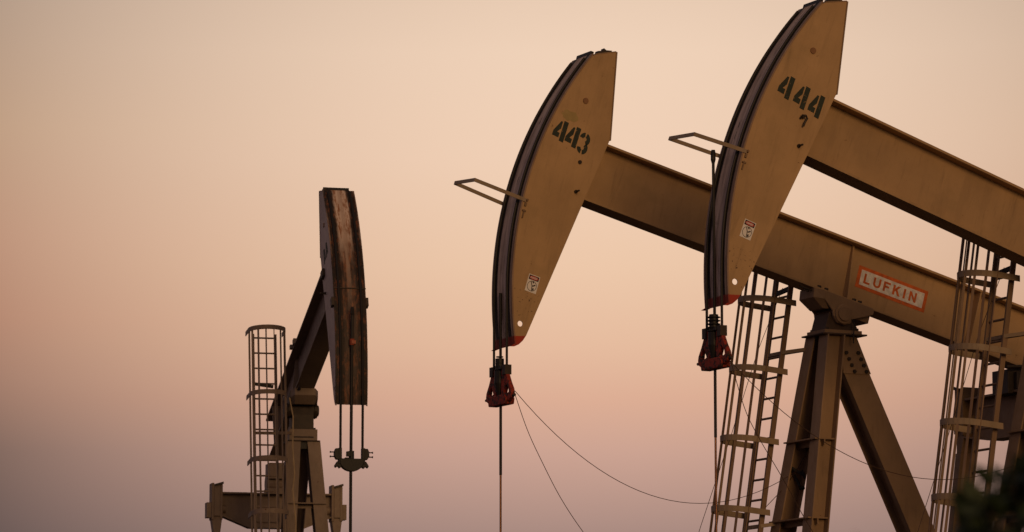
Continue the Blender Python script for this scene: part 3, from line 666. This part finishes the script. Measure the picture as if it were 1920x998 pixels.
    for sd in (-1, 1):
        wp = wc+sd*(hl-.02)
        pin = (cu_-.35, -5.0)
        pm = MB(sg)
        bw = lambda u0_, z0_, u1_, z1_, a, b_, c_: pm.hull([(u0_-c_/2, wp-a/2, z0_), (u0_+c_/2, wp-a/2, z0_), (u0_+c_/2, wp+a/2, z0_), (u0_-c_/2, wp+a/2, z0_)],
                                                        [(u1_-c_/2, wp-b_/2, z1_), (u1_+c_/2, wp-b_/2, z1_), (u1_+c_/2, wp+b_/2, z1_), (u1_-c_/2, wp+b_/2, z1_)])
        zp = zt_e+.18
        bw(ue, zp, ue-.01, zt_e-.45, .12, .12, .34)
        for dd in (-.085, .085):
            pm.box(ue-.17, ue+.17, wp+dd-.025, wp+dd+.025, zt_e-.52, zp+.025)
        bw(ue-.01, zt_e-.45, ue-.05, zt_e-.78, .22, .13, .26)
        bw(ue-.05, zt_e-.78, pin[0], pin[1], .13 if look != 'tan' else .15, .12, .22 if look != 'tan' else .28)
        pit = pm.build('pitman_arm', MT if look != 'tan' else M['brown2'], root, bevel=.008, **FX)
        MB(sg).tube([(ue, wp-.19, zt_e-.30), (ue, wp+.19, zt_e-.30)], .085, 12).build('wrist_pin', MT, pit)
        MB(sg).box(ue-.13, ue+.13, wp+sd*.10 if sd > 0 else wp-.20, wp+.20 if sd > 0 else wp-.10, zt_e-.48, zt_e-.18).build('pin_cap', MT, pit)
        MB(sg).bar((ue-.19, wp-.05, zp-.02), (ue-.19, wp+.12, zp+.03), .04, .04).build('pin_latch', M['dark'], pit)
        cr = MB(sg); cr.bar((pin[0], wp-sd*.20, pin[1]), (cu_+.9, wp-sd*.20, cz_-1.9), .22, .5, (1, 0, .3)); crk = cr.build('crank', MT, root, bevel=.02, **FX)
        cw = MB(sg); cw.hull([(cu_+.2, wp-sd*.20-.22, cz_-.9), (cu_+1.3, wp-sd*.2-.22, cz_-.4), (cu_+1.7, wp-sd*.2-.22, cz_-1.6), (cu_+.7, wp-sd*.2-.22, cz_-1.95)],
                             [(cu_+.2, wp-sd*.20+.22, cz_-.9), (cu_+1.3, wp-sd*.2+.22, cz_-.4), (cu_+1.7, wp-sd*.2+.22, cz_-1.6), (cu_+.7, wp-sd*.2+.22, cz_-1.95)])
        cw.build('counterweight', MT, crk, bevel=.04)
    gb = MB(sg); gb.prism([(cu_-.9, cz_-.55), (cu_-.9, cz_+.25), (cu_-.6, cz_+.6), (cu_+.6, cz_+.6), (cu_+.9, cz_+.25), (cu_+.9, cz_-.55)], wc-.62, wc+.62)
    gb.build('gear_reducer', MT, root, bevel=.04, **FX)
    MB(sg).tube([(cu_, wc-1.05, cz_), (cu_, wc+1.05, cz_)], .14, 16).build('crank_shaft', M['bolt'], root, **FX)
    sk = MB(sg)
    for sd in (-.75, .75):
        sk.box(-3.2, 6.2, wc+sd-.15, wc+sd+.15, -H+.30, -H+.33); sk.box(-3.2, 6.2, wc+sd-.15, wc+sd+.15, -H+.62, -H+.65); sk.box(-3.2, 6.2, wc+sd-.01, wc+sd+.01, -H+.33, -H+.62)
    for u in (-3.1, -1.7, 1.2, 3.0, 5.9): sk.box(u-.08, u+.08, wc-.74, wc+.74, -H+.34, -H+.61)
    sk.box(cu_-.9, cu_+.9, wc-.6, wc+.6, -H+.655, cz_-.56)
    sk.build('base_skid', MT, root, **FX)
    MB(sg).box(-3.5, 6.5, wc-1.2, wc+1.2, -H-.2, -H+.297).build('foundation', M['concrete'], root, bevel=.03, **FX)
    wh = MB(sg)
    for z0_, z1_, r_ in ((-H-.1, -H+.35, .14), (-H+.35, -H+.40, .22), (-H+.40, -H+.75, .11), (-H+.75, -H+.80, .17), (-H+.80, -H+1.12, .08), (-H+1.12, -H+1.25, .055)):
        wh.tube([(u0, wc-.01, z0_), (u0, wc-.01, z1_)], r_, 16)
    wh.tube([(u0, wc-.01, -H+.58), (u0-1.2, wc-.01, -H+.58), (u0-1.25, wc-.01, -H-.1)], .045, 8)
    hd = wh.build('wellhead', M['bolt'], None, **FX)
    hd.matrix_world = Matrix.Translation((X, Y, H)) @ Matrix.Rotation(rz, 4, 'Z')
    return root, rz, hd

paint_dirty = simple('plug_paint', (.27, .13, .055), .6)

ALP = .4598
pA, rzA, wA = pumpjack(4.7717, 56.1374, 8.796, .4598, .26764, 'tan pumpjack with 443 stencilled on its horsehead', number='443',
    handle=((-6.091, -.094), (-6.106, -.047)), sticker=[(-4.951, -1.072), (-4.776, -1.072), (-4.783, -1.32), (-4.960, -1.32)], rod_top=.02)
pB, rzB, wB = pumpjack(7.5532, 52.6630, 8.6115, .4563, .32402, 'tan pumpjack with 444 stencilled on its horsehead, at the right edge', number='444',
    handle=((-6.058, -.195), (-6.091, -.161)), sticker=[(-5.014, -.949), (-4.841, -.949), (-4.857, -1.197), (-5.024, -1.197)], rod_top=1.62, dz_car=.295, rod_change=-2.13,
    hoops=(1.3, .29, -.72, -1.74, -2.76, -3.8, -4.85, -5.9))
aL = 1.348966
pC, rzC, wC_ = pumpjack(-4.3627+math.sin(aL)*.045, 75.2486+math.cos(aL)*.045, 9.3845, aL, .32402, 'far left pumpjack with a rust-streaked horsehead seen head-on', sg=-1, Wh=.575, number='x',
    handle=((-5.36, -.2), (-5.36, -.2)), rod_top=1.33, carrier='black', ladder_w=(-.70, -.27), hoops=(1.43, .18, -1.09, -2.1, -3.2, -4.3, -5.4, -6.5), ladder_top=1.42, look='pale', tail=2.95, rod_change=-5.0)
tag(wA, 'steel wellhead under the rod of pumpjack 443', 'wellhead', 'wellheads')
tag(wB, 'steel wellhead under the rod of pumpjack 444', 'wellhead', 'wellheads')
tag(wC_, 'steel wellhead under the rod of the far left rusty pumpjack', 'wellhead', 'wellheads')

# ------------------------------------------------------------------ slack wires and ropes
def wire(name, label, cat, pump, pts, r=.0048, closed=None):
    X, Y, H, rz = pump
    o = MB(1).tube(pts, r, 6).build(name, M['wire'], None, smooth=True)
    # the object stands at its first point's foot, mesh kept in pump coordinates
    o.matrix_world = Matrix.Translation((X, Y, H)) @ Matrix.Rotation(rz, 4, 'Z')
    tag(o, label, cat, 'slack wires of the pumpjacks'); return o
def sag(p0, p1, s, n=28):
    return [tuple(a+(b-a)*t - (4*s*t*(1-t) if k == 2 else 0) for k, (a, b) in enumerate(zip(p0, p1))) for t in [i/n for i in range(n+1)]]
def spline(P, n=6):
    o = []
    for i in range(len(P)-1):
        p0, p1, p2, p3 = [Vector(P[max(0, min(len(P)-1, i+k))]) for k in (-1, 0, 1, 2)]
        for j in range(n):
            t = j/n; o.append(tuple(.5*((2*p1)+(-p0+p2)*t+(2*p0-5*p1+4*p2-p3)*t*t+(-p0+3*p1-3*p2+p3)*t**3)))
    return o+[tuple(P[-1])]
PA = (4.7717, 56.1374, 8.796, .4598); PB = (7.5532, 52.6630, 8.6115, .4563)
hook = (-.45, .62, -2.22)
wire('sagging_wire', 'wire sagging from the carrier of pumpjack 443 to its post', 'wire', PA, sag((-5.35, -.14, -1.38), hook, .93))
wire('sagging_wire', 'wire sagging from the carrier of pumpjack 444 to its post', 'wire', PB, sag((-5.35, -.08, -1.17), hook, .75))
wire('hanging_wire', 'steeper wire dropping right of the carrier of pumpjack 443', 'wire', PA,
     spline([(-5.33, -.10, -1.42), (-5.13, -.08, -1.90), (-4.90, -.06, -2.32), (-4.58, -.04, -2.84), (-4.18, -.02, -3.34), (-3.6, 0, -3.95), (-2.8, 0, -4.5), (-1.9, 0, -4.85), (-1.04, -.20, -5.0)]))
wire('hanging_wire', 'steeper wire dropping right of the carrier of pumpjack 444', 'wire', PB,
     spline([(-5.33, -.08, -1.18), (-5.13, -.07, -1.77), (-4.92, -.06, -2.14), (-4.54, -.04, -2.68), (-4.16, -.02, -3.25), (-3.6, 0, -3.95), (-2.8, 0, -4.5), (-1.9, 0, -4.85), (-1.04, -.20, -5.0)]))
for pump, nm in ((PA, '443'), (PB, '444')):
    wire('ladder_rope', 'taut thin line slanting down behind the ladder of pumpjack %s' % nm, 'rope', pump,
         [(-.47, .95, .46), (-.86, 1.0, -.46), (-1.32, 1.0, -1.72), (-1.82, 1.0, -3.02), (-3.9, 1.0, -pump[2]+.02)], .0045)
    wire('post_rope', 'thin rope tied over the hook on the post of pumpjack %s' % nm, 'rope', pump,
         [(-.27, .52, -1.84), (-.47, .60, -2.22), (-.60, .70, -2.45), (-.90, .86, -2.80)], .0055)

# ------------------------------------------------------------------ ground
bm = bmesh.new(); N = 60; S_ = 2400
gv = [[None]*(N+1) for _ in range(N+1)]
for i in range(N+1):
    for j in range(N+1):
        x = math.copysign(abs(i/N*2-1)**2.2, i/N*2-1)*S_; y = 50+math.copysign(abs(j/N*2-1)**2.2, j/N*2-1)*S_
        rr = math.hypot(x, y-50); z = 0 if rr < 45 else (math.sin(x*.011)*math.cos(y*.009))*min(1, (rr-45)/200)*3
        gv[i][j] = bm.verts.new((x, y, z-.02))
for i in range(N):
    for j in range(N): bm.faces.new((gv[i][j], gv[i+1][j], gv[i+1][j+1], gv[i][j+1]))
me = bpy.data.meshes.new('ground'); bm.to_mesh(me); bm.free()
for p in me.polygons: p.use_smooth = True
ground = bpy.data.objects.new('ground', me); COL.objects.link(ground); ground['kind'] = 'structure'
m, t, b = mat_base('dry_soil'); v = coords(t, False)
c = mixc(t, rng(t, noise(t, v, .15, 6), .35, .65), (.085, .06, .038), (.05, .037, .023))
c = mixc(t, rng(t, noise(t, v, 3, 6), .5, .7, 0, .6), c, (.11, .085, .055))
t.links.new(c, b.inputs['Base Color']); b.inputs['Roughness'].default_value = .95; me.materials.append(m)

# ------------------------------------------------------------------ shrub close to the camera, lower right corner
rnd = random.Random(11)
sx_, sy_ = 1.42, 7.0
root = bpy.data.objects.new('leafy_shrub', None); COL.objects.link(root); root.location = (sx_, sy_, 0)
tag(root, 'dark leafy shrub, out of focus, in the lower right corner', 'shrub')
stm = MB(1); tips = []
def twig(p, d_, ln, r, lvl):
    q = p; pts = [p]
    for k in range(4):
        d_ = (d_+Vector((rnd.uniform(-.16, .16), rnd.uniform(-.16, .16), rnd.uniform(-.02, .14)))).normalized()
        q = q+d_*ln/4; pts.append(q)
        if lvl < 3 and k > 0:
            for _ in range(2 if lvl else 3):
                a = rnd.uniform(0, 6.28)
                twig(q, (d_+Vector((math.cos(a), math.sin(a), .25))*.75).normalized(), ln*rnd.uniform(.42, .6), r*.5, lvl+1)
        if lvl >= 2: tips.append((q, d_))
    stm.tube([tuple(x) for x in pts], [r, r*.85, r*.7, r*.55, r*.35], 5)
for s0 in range(4):
    a = s0*1.57+.4
    twig(Vector((.06*math.cos(a), .06*math.sin(a), -.03)), Vector((.10*math.cos(a), .10*math.sin(a), 1)).normalized(), rnd.uniform(1.08, 1.22), .016, 0)
# two longer shoots that lean out of the crown to the left
for sx0, tx, tz, ty in ((-.10, -.58, 2.175, .0), (-.06, -.50, 2.19, .05), (.0, -.47, 2.13, -.06), (-.08, -.60, 2.10, .04)):
    p0 = Vector((sx0, 0, 1.25)); p1 = Vector((tx, ty, tz)); pts = [p0.lerp(p1, k/5)+Vector((-.05*math.sin(k/5*3.1), 0, .0)) for k in range(6)]
    stm.tube([tuple(x) for x in pts], [.011, .009, .008, .006, .005, .003], 5)
    for k in range(13):
        q = pts[5]+Vector((rnd.uniform(-.035, .06), rnd.uniform(-.05, .05), rnd.uniform(-.07, .012)))
        tips.append((q, (p1-p0).normalized()))
for k in range(150):
    q = Vector((rnd.uniform(-.50, -.20), rnd.uniform(-.12, .12), rnd.uniform(1.7, 2.0))); q.z += .22*min(1, max(0, (q.x+.56)/.06))
    if q.x > -.535+max(0, q.z-2.09)*.3: tips.append((q, Vector((0, 0, 1))))
stm.build('stem', M['bark'], root)
lv = bmesh.new()
def leaf(p, d_, ln):
    side_ = d_.cross(Vector((rnd.uniform(-1, 1), rnd.uniform(-1, 1), rnd.uniform(-1, 1)))).normalized(); nrm = side_.cross(d_)
    rows = [(0, 0), (.3, .32), (.6, .30), (1, 0)]
    a = lv.verts.new(p); b0 = lv.verts.new(p+d_*ln*.35+side_*ln*.24+nrm*ln*.05); b1 = lv.verts.new(p+d_*ln*.35-side_*ln*.24+nrm*ln*.05)
    c0 = lv.verts.new(p+d_*ln*.7+side_*ln*.18); c1 = lv.verts.new(p+d_*ln*.7-side_*ln*.18); e_ = lv.verts.new(p+d_*ln-nrm*ln*.06)
    lv.faces.new((a, b0, c0, e_)); lv.faces.new((a, e_, c1, b1))
for p, d_ in tips:
    if 960+7400*(p.x+sx_)/(p.y+sy_) < 1812: continue
    for _ in range(4):
        dd = (d_*.5+Vector((rnd.uniform(-1, 1), rnd.uniform(-1, 1), rnd.uniform(-.5, .9)))).normalized()
        leaf(p+dd*.01, dd, rnd.uniform(.035, .065))
me = bpy.data.meshes.new('foliage'); lv.to_mesh(me); lv.free(); me.materials.append(M['leaf'])
fo = bpy.data.objects.new('foliage', me); COL.objects.link(fo); fo.parent = root
